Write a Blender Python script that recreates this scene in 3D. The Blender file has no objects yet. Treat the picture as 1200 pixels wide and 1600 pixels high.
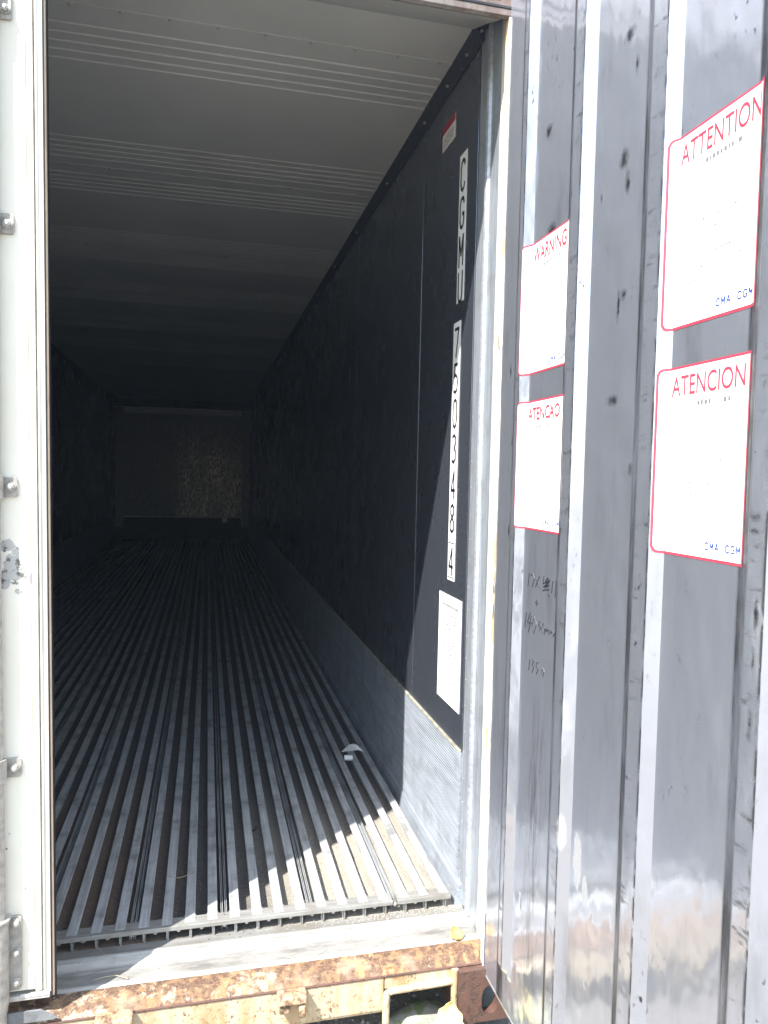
import bpy, bmesh, math, random
from mathutils import Vector, Matrix
S = bpy.context.scene
COL = S.collection
R = math.radians

# ---------------------------------------------------------------- camera
CAM = Vector((0.41225, -1.96831, 1.20175)); FPX = 1153.9
RT = Vector((0.97244302, -0.23211321, 0.02186376))
UP = Vector((-0.0099186, 0.05250564, 0.99857137))
FW = Vector((0.23292958, 0.97127062, -0.04875651))
cd = bpy.data.cameras.new('camera'); cam = bpy.data.objects.new('camera', cd); COL.objects.link(cam)
cam.matrix_world = Matrix(((RT.x, UP.x, -FW.x, CAM.x), (RT.y, UP.y, -FW.y, CAM.y), (RT.z, UP.z, -FW.z, CAM.z), (0, 0, 0, 1)))
cd.sensor_fit = 'VERTICAL'; cd.sensor_height = 36; cd.lens = FPX / 1600 * 36
cd.clip_start = 0.02; cd.clip_end = 600
S.camera = cam

def at(px, py, axis, val):
    """point of the plane (axis = val) seen at photo pixel px,py"""
    d = RT * ((px - 600) / FPX) + UP * (-(py - 800) / FPX) + FW
    return CAM + d * ((val - CAM[axis]) / d[axis])

# ---------------------------------------------------------------- light
SUN = Vector((1, 0.80, -1.69)).normalized()
w = bpy.data.worlds.new('World'); S.world = w; w.use_nodes = True
nt = w.node_tree; bg = nt.nodes['Background']
sky = nt.nodes.new('ShaderNodeTexSky'); sky.sky_type = 'NISHITA'; sky.sun_disc = False
sky.sun_elevation = math.asin(-SUN.z); sky.sun_rotation = math.atan2(-SUN.x, -SUN.y)
sky.air_density = 1.6; sky.dust_density = 1.2
nt.links.new(sky.outputs[0], bg.inputs[0]); bg.inputs[1].default_value = 0.13
sl = bpy.data.lights.new('sun', 'SUN'); sl.energy = 4.6; sl.angle = R(0.5); sl.color = (1, 0.955, 0.89)
so = bpy.data.objects.new('sun', sl); COL.objects.link(so)
so.rotation_euler = SUN.to_track_quat('-Z', 'Y').to_euler(); so.location = (-4, -4, 6)
vs = S.view_settings; vs.view_transform = 'Standard'; vs.look = 'None'; vs.exposure = 1.5; vs.gamma = 1
vs.use_curve_mapping = False
cy = S.cycles
GLARE_HAZE = .0036
cy.max_bounces = 10; cy.diffuse_bounces = 6; cy.glossy_bounces = 5; cy.transmission_bounces = 2
cy.sample_clamp_indirect = 6; cy.blur_glossy = 0.6; cy.caustics_reflective = True
try: cy.use_denoising = True
except Exception: pass

# ---------------------------------------------------------------- materials
class NT:
    def __init__(s, name):
        s.m = bpy.data.materials.new(name); s.m.use_nodes = True
        s.t = s.m.node_tree; s.n = s.t.nodes; s.p = s.n['Principled BSDF']
        s.co = s.n.new('ShaderNodeTexCoord').outputs['Object']
    def L(s, a, b): s.t.links.new(a, b)
    def put(s, sock, v):
        if v is None: return
        if hasattr(v, 'is_output'): s.L(v, sock)
        elif isinstance(v, (tuple, list)) and len(v) == 3 and sock.type == 'RGBA': sock.default_value = (*v, 1)
        else: sock.default_value = v
    def map(s, scale=(1, 1, 1), loc=(0, 0, 0), rot=(0, 0, 0), co=None):
        k = s.n.new('ShaderNodeMapping'); s.L(co or s.co, k.inputs[0])
        k.inputs['Scale'].default_value = scale; k.inputs['Location'].default_value = loc; k.inputs['Rotation'].default_value = rot
        return k.outputs[0]
    def noise(s, scale=5, detail=4, rough=.55, st=(1, 1, 1), loc=(0, 0, 0), co=None, dist=0, rot=(0, 0, 0)):
        k = s.n.new('ShaderNodeTexNoise'); s.L(s.map(st, loc, rot, co), k.inputs['Vector'])
        k.inputs['Scale'].default_value = scale; k.inputs['Detail'].default_value = detail
        k.inputs['Roughness'].default_value = rough; k.inputs['Distortion'].default_value = dist
        return k.outputs[0]
    def voro(s, scale=5, st=(1, 1, 1), feat='F1'):
        k = s.n.new('ShaderNodeTexVoronoi'); s.L(s.map(st), k.inputs['Vector']); k.feature = feat
        k.inputs['Scale'].default_value = scale
        return k.outputs['Distance']
    def ss(s, v, a, b):
        k = s.n.new('ShaderNodeMapRange'); k.interpolation_type = 'SMOOTHSTEP'; s.put(k.inputs[0], v)
        k.inputs[1].default_value = a; k.inputs[2].default_value = b
        return k.outputs[0]
    def mr(s, v, a, b, c, d):
        k = s.n.new('ShaderNodeMapRange'); s.put(k.inputs[0], v)
        for i, x in enumerate((a, b, c, d)): k.inputs[i + 1].default_value = x
        return k.outputs[0]
    def math(s, op, a, b=None, c=None):
        k = s.n.new('ShaderNodeMath'); k.operation = op; s.put(k.inputs[0], a); s.put(k.inputs[1], b); s.put(k.inputs[2], c)
        return k.outputs[0]
    def mix(s, f, a, b):
        k = s.n.new('ShaderNodeMix'); k.data_type = 'RGBA'; s.put(k.inputs[0], f); s.put(k.inputs[6], a); s.put(k.inputs[7], b)
        return k.outputs[2]
    def xyz(s):
        k = s.n.new('ShaderNodeSeparateXYZ'); s.L(s.co, k.inputs[0]); return k.outputs
    def blots(s, pts, rag=.5, soft=.35, nscale=60):
        """ragged spots: pts = (centre xyz, radii xyz)"""
        nz = s.noise(nscale, 4, .65)
        out = None
        for c, r in pts:
            m = s.map([1 / q for q in r], [-a / q for a, q in zip(c, r)])
            k = s.n.new('ShaderNodeVectorMath'); k.operation = 'LENGTH'; s.L(m, k.inputs[0])
            d = s.math('ADD', k.outputs['Value'], s.math('MULTIPLY', s.math('SUBTRACT', nz, .5), rag * 2))
            v = s.ss(d, 1.0, 1.0 - soft)
            out = v if out is None else s.math('MAXIMUM', out, v)
        return out
    def bump(s, h, dist=.001, strength=1, prev=None):
        k = s.n.new('ShaderNodeBump'); s.put(k.inputs['Height'], h); k.inputs['Distance'].default_value = dist
        k.inputs['Strength'].default_value = strength
        if prev is not None: s.L(prev, k.inputs['Normal'])
        return k.outputs[0]
    def out(s, color=None, rough=None, metal=None, normal=None, spec=None):
        s.put(s.p.inputs['Base Color'], color); s.put(s.p.inputs['Roughness'], rough); s.put(s.p.inputs['Metallic'], metal)
        if normal is not None: s.L(normal, s.p.inputs['Normal'])
        if spec is not None: s.p.inputs['Specular IOR Level'].default_value = spec
        return s.m

M = {}
def simple(name, col, rough=.6, metal=0, var=.12, sc=8, bump=0, spec=None, st=(1, 1, 1)):
    t = NT(name); n = t.noise(sc, 5, .6, st)
    c = t.mix(t.mr(n, .3, .7, 0, 1), tuple(x * (1 - var) for x in col), tuple(min(1, x * (1 + var)) for x in col))
    nb = t.bump(t.noise(sc * 12, 3), bump) if bump else None
    M[name] = t.out(c, rough, metal, nb, spec); return M[name]

simple('rubber', (.018, .019, .024), .45, 0, .2, 20, .0004)
simple('tan_seal', (.86, .66, .47), .6, 0, .12, 14)
simple('ink', (.02, .02, .025), .5, 0, .05)
simple('red_ink', (.44, .04, .075), .5, 0, .1, 40)
simple('blue_ink', (.015, .06, .30), .5, 0, .1, 40)
simple('pale_ink', (.15, .15, .18), .6, 0, .2, 300)
simple('sticker_white', (.84, .84, .83), .55, 0, .03, 30)
simple('paper', (.80, .80, .78), .7, 0, .08, 60, .0006)
simple('cap_white', (.78, .80, .80), .35, 0, .05, 60)
simple('straw', (.42, .36, .24), .8, 0, .2, 60)
simple('caulk', (.22, .21, .17), .7, 0, .5, 30, .0008)
simple('shell_white', (.72, .72, .70), .5, 0, .06, 3)
simple('bracket_steel', (.36, .34, .31), .6, .1, .28, 60, .0006)
simple('bolt_steel', (.42, .41, .38), .45, .3, .3, 90, .0004)
simple('galv', (.42, .42, .41), .45, .6, .2, 80, .0005)

# white painted closed door, chipped and stained
t = NT('door_paint')
n1 = t.noise(2.5, 4, .55); base = t.mix(t.mr(n1, .35, .7, 0, 1), (.82, .79, .70), (.74, .70, .60))
base = t.mix(t.math('MULTIPLY', t.ss(t.noise(9, 5, .6, (2, 2, .25)), .55, .8), .35), base, (.55, .53, .45))
chips = []
for px, py, a, b in ((22, 884, .022, .036), (12, 852, .015, .014), (44, 908, .012, .010), (6, 905, .014, .02), (30, 925, .010, .007), (45, 1338, .005, .011), (10, 1327, .003, .004), (42, 1374, .002, .004), (40, 1388, .003, .005), (15, 1303, .0018, .002), (51, 906, .006, .014), (42, 870, .003, .012), (53, 870, .003, .012)):
    p_ = at(px, py, 1, -.205); chips.append(((p_.x, -.205, p_.z), (a, .05, b)))
cm = t.blots(chips, 1.0, .12, 42)
spk = t.math('MULTIPLY', t.ss(t.noise(420, 3, .7), .655, .69), t.ss(t.noise(9, 3), .52, .62))
cm = t.math('MAXIMUM', cm, t.math('MULTIPLY', spk, .8))
base = t.mix(cm, base, t.mix(t.ss(t.noise(60, 5, .65), .40, .50), (.13, .13, .12), (.46, .455, .44)))
M['door_paint'] = t.out(base, .42, 0, t.bump(t.noise(130, 3), .0002, 1, t.bump(cm, -.0006)))

RIBS = [(-.298, -.332, -.3555, -.3800), (-.551, -.584, -.6215, -.6490), (-.822, -.8545, -.8965, -.9195), (-1.094, -1.1245, -1.159, -1.185)]
# brushed stainless of the open door: mirror-like with grime, plus painted shade on the rib faces
def steel(name, tint, rough, grime, wav, blots=(), streak=0, smear=()):
    t = NT(name)
    wz = t.noise(5.5, 2, .5, (1, 1.5, 1.0), (0, 0, 3)); wz2 = t.noise(17, 2, .5, (1, 1.4, .9), (0, 3, 3))
    brushed = t.noise(240, 3, .6, (1, 1, .03))
    n = t.bump(wz, wav, 1); n = t.bump(wz2, wav * .16, 1, n); n = t.bump(brushed, .00005, 1, n)
    dings = t.blots([((1.13, -.72, .23), (.1, .006, .012)), ((1.13, -1.02, .36), (.1, .006, .014)), ((1.13, -.42, .22), (.1, .01, .03))], .1, .9, 30)
    n = t.bump(dings, -.0015, 1, n)
    g1 = t.ss(t.noise(7, 6, .65, (1, 1.6, .35)), .50, .80)
    g2 = t.math('MULTIPLY', t.ss(t.noise(110, 4, .65, (1, 1, .5)), .60, .70), t.ss(t.noise(6, 3, .5, (1, 1, .6)), .5, .68))
    gm = t.math('MULTIPLY', t.math('MAXIMUM', t.math('MULTIPLY', g1, .42), g2), grime)
    if blots: gm = t.math('MAXIMUM', gm, t.math('MULTIPLY', t.blots(blots, .85, .95, 75), 1.0))
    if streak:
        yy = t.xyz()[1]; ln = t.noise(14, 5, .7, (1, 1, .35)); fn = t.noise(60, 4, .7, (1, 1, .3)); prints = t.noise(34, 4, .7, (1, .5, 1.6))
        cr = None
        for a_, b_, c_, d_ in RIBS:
            e = t.math('MULTIPLY', t.math('MULTIPLY', t.ss(yy, b_ - .004, b_ + .003), t.ss(yy, a_ + .007, a_ + .001)), t.mr(ln, .3, .6, .45, .95))  # dark band on each rising rib face: its shade painted into the colour
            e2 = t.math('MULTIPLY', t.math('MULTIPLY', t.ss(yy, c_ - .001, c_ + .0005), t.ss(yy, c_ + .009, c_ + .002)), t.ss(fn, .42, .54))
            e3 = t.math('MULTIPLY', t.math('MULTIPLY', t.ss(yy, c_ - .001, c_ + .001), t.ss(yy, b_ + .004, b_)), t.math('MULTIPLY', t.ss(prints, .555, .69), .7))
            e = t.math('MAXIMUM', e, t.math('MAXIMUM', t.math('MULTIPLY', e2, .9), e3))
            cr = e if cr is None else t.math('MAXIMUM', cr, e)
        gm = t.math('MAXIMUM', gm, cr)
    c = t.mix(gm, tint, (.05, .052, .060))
    if streak:
        y = t.xyz()[1]
        band = t.math('MULTIPLY', t.math('MULTIPLY', t.ss(y, -.525, -.49), t.ss(y, -.43, -.46)), t.ss(t.xyz()[2], .78, .58))
        sm = t.math('MULTIPLY', band, t.ss(t.noise(26, 5, .7, (1, 3, .25)), .42, .62))
        c = t.mix(t.math('MULTIPLY', sm, .45), c, (.13, .11, .09))
    r = t.mr(t.noise(3, 5, .6), .3, .7, rough * .75, rough * 1.3)
    r = t.math('ADD', r, t.math('MULTIPLY', gm, .35))
    me = t.math('SUBTRACT', 1.0, t.math('MULTIPLY', gm, .05))
    if smear:
        sm = t.blots(smear, .3, .4, 40)
        sm = t.math('MULTIPLY', sm, t.mr(t.noise(45, 5, .7, (1, 5, .5), rot=(R(12), 0, 0)), .34, .58, .25, .85))
        c = t.mix(sm, c, (.27, .27, .26)); me = t.math('MULTIPLY', me, t.math('SUBTRACT', 1, sm)); r = t.math('MAXIMUM', r, t.math('MULTIPLY', sm, .7))
    t.out(c, r, me, n)
    # second, broader lobe: worn scratches scatter sun light
    p2 = t.n.new('ShaderNodeBsdfPrincipled'); t.put(p2.inputs['Base Color'], c); t.put(p2.inputs['Metallic'], t.math('MULTIPLY', me, .75))
    p2.inputs['Roughness'].default_value = .58; t.L(n, p2.inputs['Normal'])
    mx = t.n.new('ShaderNodeMixShader'); mx.inputs[0].default_value = .38
    t.L(t.p.outputs[0], mx.inputs[1]); t.L(p2.outputs[0], mx.inputs[2]); t.L(mx.outputs[0], t.n['Material Output'].inputs[0])
    M[name] = t.m
DX = 1.13
bl = []
for px, py, a, b in ((966, 478, .008, .034), (974, 460, .012, .016), (957, 626, .028, .013), (862, 360, .03, .02), (858, 205, .02, .02),
                     (940, 312, .005, .012), (1007, 330, .006, .016), (822, 215, .008, .03), (902, 409, .006, .009), (984, 55, .02, .02), (996, 100, .008, .02),
                     (975, 250, .022, .022), (981, 285, .010, .03), (985, 735, .01, .014), (995, 830, .008, .02), (885, 828, .008, .016), (1190, 806, .03, .010),
                     (1190, 830, .03, .006), (1010, 918, .005, .008), (1005, 1006, .008, .008), (903, 305, .005, .01), (1195, 960, .008, .04), (1190, 1035, .006, .03),
                     (1185, 1130, .007, .04), (1181, 1277, .02, .006), (798, 580, .007, .02), (795, 830, .007, .03), (800, 690, .004, .02), (990, 1213, .012, .005), (985, 1230, .01, .004)):
    p_ = at(px, py, 0, DX); bl.append((tuple(p_), (.06, a, b)))
sme = []
for px, py, a, b in ((884, 1300, .016, .046), (902, 1345, .020, .070), (913, 1392, .012, .034)):
    p_ = at(px, py, 0, DX); sme.append((tuple(p_), (.06, a, b)))
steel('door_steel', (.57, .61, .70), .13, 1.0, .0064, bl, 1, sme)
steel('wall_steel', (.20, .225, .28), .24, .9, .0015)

def alu(name, col, rough, dirt=.5, metal=.65, st=(1, .06, 1), dirtcol=(.12, .11, .10)):
    t = NT(name)
    a = t.noise(90, 4, .6, st); b = t.noise(8, 5, .6); f = t.noise(330, 3, .7)
    c = t.mix(t.mr(a, .3, .7, 0, 1), tuple(x * .72 for x in col), tuple(min(1, x * 1.15) for x in col))
    c = t.mix(t.math('MULTIPLY', t.ss(b, .45, .72), dirt), c, dirtcol)
    c = t.mix(t.math('MULTIPLY', t.ss(f, .55, .72), dirt * .7), c, tuple(x * .6 for x in dirtcol))
    r = t.mr(b, .3, .7, rough * .85, rough * 1.25)
    M[name] = t.out(c, r, metal, t.bump(f, .0003, 1, t.bump(a, .0002)))
alu('bar_alu', (.52, .54, .56), .44, .6, .3)
alu('jamb_alu', (.42, .46, .51), .40, .35, .5, (1, 1, .06))
alu('scuff_alu', (.44, .485, .55), .42, .35, .45)
alu('plate_alu', (.31, .31, .30), .5, .7, .35, (.1, 1, 1), (.20, .18, .15))
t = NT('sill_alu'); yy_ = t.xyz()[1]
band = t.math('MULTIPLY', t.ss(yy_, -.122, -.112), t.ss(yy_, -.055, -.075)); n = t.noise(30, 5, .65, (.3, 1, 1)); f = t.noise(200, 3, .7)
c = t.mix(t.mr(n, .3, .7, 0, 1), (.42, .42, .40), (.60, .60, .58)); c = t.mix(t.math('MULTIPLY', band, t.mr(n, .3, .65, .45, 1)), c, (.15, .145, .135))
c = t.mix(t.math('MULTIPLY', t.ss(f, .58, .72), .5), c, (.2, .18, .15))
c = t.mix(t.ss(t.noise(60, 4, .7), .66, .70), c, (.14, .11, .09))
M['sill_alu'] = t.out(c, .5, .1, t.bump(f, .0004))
alu('edge_alu', (.60, .59, .56), .45, .3, .3, (1, 1, .06), (.30, .29, .26))
t = NT('jamb_white'); n = t.noise(5, 5, .6, (1, 1, .3))
c = t.mix(t.ss(n, .5, .75), (.78, .78, .76), (.60, .58, .52)); c = t.mix(t.ss(t.noise(60, 4, .7, (1, 1, .1)), .62, .68), c, (.30, .24, .18))
M['jamb_white'] = t.out(c, .5)
t = NT('rim_cream'); c = t.mix(t.ss(t.noise(55, 4, .7, (1, 1, .12)), .5, .62), (.80, .76, .64), (.62, .42, .22))
M['rim_cream'] = t.out(t.mix(t.ss(t.noise(30, 4, .7, (1, 1, .1)), .62, .66), c, (.10, .08, .06)), .6, 0, t.bump(t.noise(60, 3), .001))
t = NT('rim_white'); c = t.mix(t.ss(t.noise(80, 4, .7, (1, 1, .5)), .64, .68), (.82, .82, .80), (.35, .30, .25))
M['rim_white'] = t.out(c, .6, 0, t.bump(t.noise(70, 3), .002))

# rusty steel
def rusty(name, paint, cover, streaky=.2):
    t = NT(name)
    big = t.noise(6, 6, .65, (1, 1, streaky)); fine = t.noise(45, 6, .72); pit = t.noise(160, 4, .7)
    v = t.math('ADD', t.math('MULTIPLY', big, .55), t.math('MULTIPLY', fine, .45))
    rust = t.ss(v, cover, cover + .07)
    halo = t.ss(v, cover - .10, cover + .03)
    rc = t.mix(t.mr(pit, .35, .65, 0, 1), (.055, .032, .022), (.19, .115, .075))
    rc = t.mix(t.ss(t.noise(14, 4), .5, .7), rc, (.30, .21, .15))
    c = t.mix(t.math('MULTIPLY', halo, .55), paint, (.36, .23, .12) if paint[0] > .25 else (.13, .06, .045))
    if paint[0] < .25: rc = t.mix(.75, rc, (.045, .028, .025))
    c = t.mix(rust, c, rc)
    sp = t.math('MULTIPLY', t.ss(t.noise(95, 5, .75, (1, 1, .8)), .555, .61), t.ss(t.noise(9, 3, .6), .38, .58)); c = t.mix(sp, c, (.16, .085, .05))
    drip = t.math('MULTIPLY', t.ss(t.noise(38, 4, .6, (1, 1, .05)), .46, .62), t.mr(t.noise(5, 3), .35, .65, .2, .75)); c = t.mix(drip, c, (.42, .25, .12) if paint[0] > .25 else (.09, .05, .04))
    M[name] = t.out(c, t.mr(rust, 0, 1, .5, .85), 0, t.bump(t.math('ADD', t.math('MULTIPLY', rust, -.6), t.math('MULTIPLY', pit, .7)), .0016))
rusty('cream_rust', (.50, .43, .30), .575, .10)
rusty('keeper_rust', (.42, .33, .22), .50, .5)
rusty('sill_rust', (.58, .52, .42), .405, 1)
rusty('cast_rust', (.10, .058, .045), .52, .6)
rusty('header_steel', (.19, .17, .155), .60, 1)  # dark grey-brown base colour for the header

t = NT('ceiling_white'); n = t.noise(3, 5, .6)
M['ceiling_white'] = t.out(t.mix(t.mr(n, .3, .7, 0, 1), (.42, .43, .41), (.49, .495, .475)), .48, 0, t.bump(t.noise(4, 2), .003))
t = NT('trim_dark'); M['trim_dark'] = t.out(t.mix(t.ss(t.noise(80, 4, .7), .6, .7), (.085, .095, .125), (.30, .31, .33)), .42, .5)
# dirt in the floor channels
t = NT('channel_dirt'); x, y, z = t.xyz()
f = t.noise(160, 5, .75); m_ = t.noise(5, 4, .6)
c = t.mix(t.mr(f, .3, .7, 0, 1), (.045, .042, .040), (.16, .15, .14))
brown = t.math('MULTIPLY', t.ss(x, .42, .18), t.ss(y, 1.3, .3)); brown = t.math('MULTIPLY', brown, t.ss(m_, .25, .55))
c = t.mix(brown, c, t.mix(t.mr(f, .3, .7, 0, 1), (.09, .06, .042), (.24, .16, .11)))
sand = t.math('MULTIPLY', t.ss(x, .45, .75), t.ss(y, 1.0, .4))
c = t.mix(sand, c, t.mix(t.mr(f, .3, .7, 0, 1), (.20, .18, .15), (.42, .39, .34)))
M['channel_dirt'] = t.out(c, .9, 0, t.bump(f, .003))
t = NT('bulkhead'); n = t.noise(3, 5, .7, (1, 1, 1)); s2 = t.ss(t.noise(16, 6, .75, (2, 1, .8)), .42, .58)
xx = t.xyz()[0]
zz = t.xyz()[2]
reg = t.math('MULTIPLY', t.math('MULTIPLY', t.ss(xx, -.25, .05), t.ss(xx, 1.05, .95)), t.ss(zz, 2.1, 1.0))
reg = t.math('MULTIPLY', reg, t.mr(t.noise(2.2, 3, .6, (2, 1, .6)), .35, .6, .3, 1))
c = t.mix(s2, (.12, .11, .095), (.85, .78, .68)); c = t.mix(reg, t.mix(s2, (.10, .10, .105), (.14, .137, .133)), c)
M['bulkhead'] = t.out(c, .45, .2)
t = NT('soil'); n = t.noise(1.3, 6, .6); f = t.noise(60, 5, .7)
c = t.mix(t.mr(n, .35, .65, 0, 1), (.17, .148, .125), (.25, .225, .195)); c = t.mix(t.ss(f, .5, .68), c, (.14, .12, .10))
peb = t.ss(t.voro(70), .28, .18); c = t.mix(t.math('MULTIPLY', peb, t.ss(t.noise(12, 3), .45, .6)), c, (.42, .40, .37))
M['soil'] = t.out(c, .92, 0, t.bump(f, .01))
t = NT('moss_stone'); c = t.mix(t.ss(t.noise(22, 5, .7), .45, .6), (.30, .30, .27), (.14, .19, .07)); M['moss_stone'] = t.out(c, .9, 0, t.bump(t.noise(90, 4, .7), .003))
simple('pebble', (.30, .29, .27), .9, 0, .3, 40, .001)
t = NT('leaf_brown'); M['leaf_brown'] = t.out(t.mix(t.noise(90, 4), (.42, .24, .06), (.62, .42, .14)), .6, 0, t.bump(t.noise(120, 3), .0008))
t = NT('leaf_yellow'); M['leaf_yellow'] = t.out(t.mix(t.noise(70, 4), (.50, .36, .13), (.70, .58, .26)), .6, 0, t.bump(t.noise(100, 3), .0012))
simple('under_dark', (.05, .05, .048), .9, 0, .3, 9)
simple('seal_grey', (.16, .17, .18), .5, 0, .4, 18, .001)

# ---------------------------------------------------------------- mesh helpers
class MB:
    def __init__(s): s.v = []; s.f = []; s.mi = []; s.k = 0
    def add(s, vs, fs, mi=None):
        o = len(s.v); s.v += [tuple(q) for q in vs]; s.f += [tuple(o + i for i in f) for f in fs]; s.mi += [s.k if mi is None else mi] * len(fs)
    def box(s, x0, x1, y0, y1, z0, z1, mi=None):
        s.add([(x0, y0, z0), (x1, y0, z0), (x1, y1, z0), (x0, y1, z0), (x0, y0, z1), (x1, y0, z1), (x1, y1, z1), (x0, y1, z1)],
              [(0, 3, 2, 1), (4, 5, 6, 7), (0, 1, 5, 4), (1, 2, 6, 5), (2, 3, 7, 6), (3, 0, 4, 7)], mi)
    def prism(s, poly, axis, a, b, mi=None, caps=True):
        """poly in the two other axes (cyclic order kept), extruded along axis"""
        def P(u, v, w):
            return {0: (w, u, v), 1: (u, w, v), 2: (u, v, w)}[axis]
        n = len(poly); vs = [P(u, v, a) for u, v in poly] + [P(u, v, b) for u, v in poly]
        fs = [(i, (i + 1) % n, n + (i + 1) % n, n + i) for i in range(n)]
        if caps: fs += [tuple(range(n - 1, -1, -1)), tuple(range(n, 2 * n))]
        s.add(vs, fs, mi)
    def tube(s, pts, r, n=12, mi=None, caps=True):
        pts = [Vector(p) for p in pts]; rs = r if isinstance(r, (list, tuple)) else [r] * len(pts)
        vs = []; fs = []
        for i, p in enumerate(pts):
            d = (pts[min(i + 1, len(pts) - 1)] - pts[max(i - 1, 0)]).normalized()
            a = d.orthogonal().normalized() if abs(d.z) < .99 else Vector((1, 0, 0)); b = d.cross(a).normalized(); a = b.cross(d)
            for k in range(n):
                t_ = 2 * math.pi * k / n; vs.append(p + (a * math.cos(t_) + b * math.sin(t_)) * rs[i])
        for i in range(len(pts) - 1):
            for k in range(n): fs.append((i * n + k, i * n + (k + 1) % n, (i + 1) * n + (k + 1) % n, (i + 1) * n + k))
        if caps: fs += [tuple(range(n - 1, -1, -1)), tuple((len(pts) - 1) * n + k for k in range(n))]
        s.add(vs, fs, mi)
    def build(s, name, mats, parent=None, bevel=0, smooth=None, seg=2):
        me = bpy.data.meshes.new(name); me.from_pydata(s.v, [], s.f)
        if not isinstance(mats, (list, tuple)): mats = [mats]
        for m in mats: me.materials.append(M[m])
        me.polygons.foreach_set('material_index', s.mi)
        bm = bmesh.new(); bm.from_mesh(me); bmesh.ops.recalc_face_normals(bm, faces=bm.faces); bm.to_mesh(me); bm.free()
        if smooth is not None:
            me.polygons.foreach_set('use_smooth', [True] * len(me.polygons)); me.set_sharp_from_angle(angle=R(smooth))
        me.update()
        o = bpy.data.objects.new(name, me); COL.objects.link(o)
        if parent: child(o, parent)
        if bevel:
            b = o.modifiers.new('bevel', 'BEVEL'); b.width = bevel; b.segments = seg; b.limit_method = 'ANGLE'; b.angle_limit = R(35)
            b.harden_normals = False
        return o
def child(o, p):
    """parts are modelled in world coordinates; the inverse keeps them there"""
    o.parent = p; o.matrix_parent_inverse = Matrix.Translation(-p.location)
def each(name, mbs, mat, parent, **k):
    return [q.build(name, mat, parent, **k) for q in mbs]
def copies(name, mb, mat, parent, offs, **k):
    a = mb.build(name, mat, parent, **k); out = [a]
    for o_ in offs:
        c = a.copy(); COL.objects.link(c); c.parent = parent; c.matrix_parent_inverse = a.matrix_parent_inverse.copy(); c.location = o_; out.append(c)
    return out
def tag(o, label=None, cat=None, group=None, kind=None):
    for k, v in (('label', label), ('category', cat), ('group', group), ('kind', kind)):
        if v: o[k] = v
    return o
def empty(name, loc, label, cat, group=None):
    e = bpy.data.objects.new(name, None); COL.objects.link(e); e.location = loc; e.empty_display_size = .1
    return tag(e, label, cat, group)
def text_mesh(mb, body, fn, size, mi, sx=1.0, bold=0.0, align='CENTER', space=1.0):
    cu = bpy.data.curves.new('t', 'FONT'); cu.body = body; cu.size = size; cu.align_x = align; cu.offset = bold; cu.space_character = space
    cu.resolution_u = 6
    ob = bpy.data.objects.new('t', cu); COL.objects.link(ob)
    me = bpy.data.meshes.new_from_object(ob)
    mb.add([fn(v.co.x * sx, v.co.y) for v in me.vertices], [tuple(p.vertices) for p in me.polygons], mi)
    bpy.data.objects.remove(ob); bpy.data.meshes.remove(me); bpy.data.curves.remove(cu)
GLY = {
 'A': [[(.02, 0), (.5, 1), (.98, 0)], [(.2, .33), (.8, .33)]],
 'C': [[(.95, .80), (.80, .95), (.5, 1), (.2, .94), (.05, .75), (.05, .25), (.2, .06), (.5, 0), (.80, .05), (.95, .20)]],
 'G': [[(.95, .80), (.80, .95), (.5, 1), (.2, .94), (.05, .75), (.05, .25), (.2, .06), (.5, 0), (.80, .05), (.95, .20), (.95, .45), (.6, .45)]],
 'M': [[(.05, 0), (.05, 1), (.5, .35), (.95, 1), (.95, 0)]],
 'U': [[(.05, 1), (.05, .25), (.2, .05), (.5, 0), (.8, .05), (.95, .25), (.95, 1)]],
 '7': [[(.05, 1), (.95, 1), (.40, 0)]],
 '5': [[(.90, 1), (.15, 1), (.10, .56), (.5, .64), (.85, .52), (.95, .32), (.82, .08), (.5, 0), (.05, .06)]],
 '0': [[(.5, 1), (.2, .93), (.05, .7), (.05, .3), (.2, .07), (.5, 0), (.8, .07), (.95, .3), (.95, .7), (.8, .93), (.5, 1)]],
 '3': [[(.08, .92), (.5, 1), (.85, .90), (.88, .68), (.5, .53), (.9, .40), (.92, .14), (.5, 0), (.05, .08)]],
 '4': [[(.72, 0), (.72, 1), (.05, .30), (.97, .30)]],
 '8': [[(.5, .53), (.14, .68), (.14, .90), (.5, 1), (.86, .90), (.86, .68), (.5, .53), (.07, .36), (.07, .10), (.5, 0), (.93, .10), (.93, .36), (.5, .53)]]}
def glyph(mb, ch, fn, w_, h_, sw, mi):
    for st in GLY[ch]:
        p = [Vector((a * w_, b * h_)) for a, b in st]
        for a, b in zip(p, p[1:]):
            d = (b - a).normalized() * sw * .5; n_ = Vector((-d.y, d.x)); q = [a - d * .5 + n_, b + d * .5 + n_, b + d * .5 - n_, a - d * .5 - n_]
            mb.add([fn(*v) for v in q], [(0, 1, 2, 3)], mi)
rnd = random.Random(7)

# ---------------------------------------------------------------- ground
g = MB(); g.add([(-40, -40, -.26), (40, -40, -.26), (40, 40, -.26), (-40, 40, -.26)], [(0, 1, 2, 3)])
tag(g.build('ground', 'soil'), kind='structure')

# thin blue volume added for lens veiling glare; lifts the dark inside
hm = bpy.data.materials.new('glare_haze'); hm.use_nodes = True; hn = hm.node_tree; hn.nodes.remove(hn.nodes['Principled BSDF'])
pv = hn.nodes.new('ShaderNodeVolumePrincipled'); pv.inputs['Color'].default_value = (.62, .78, 1, 1); pv.inputs['Density'].default_value = GLARE_HAZE; pv.inputs['Anisotropy'].default_value = .1
hn.links.new(pv.outputs[0], hn.nodes['Material Output'].inputs['Volume']); M['glare_haze'] = hm
m = MB(); m.box(-42, 42, -42, 42, -1.3, 4.0); tag(m.build('glare_haze', 'glare_haze'), kind='stuff')

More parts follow.
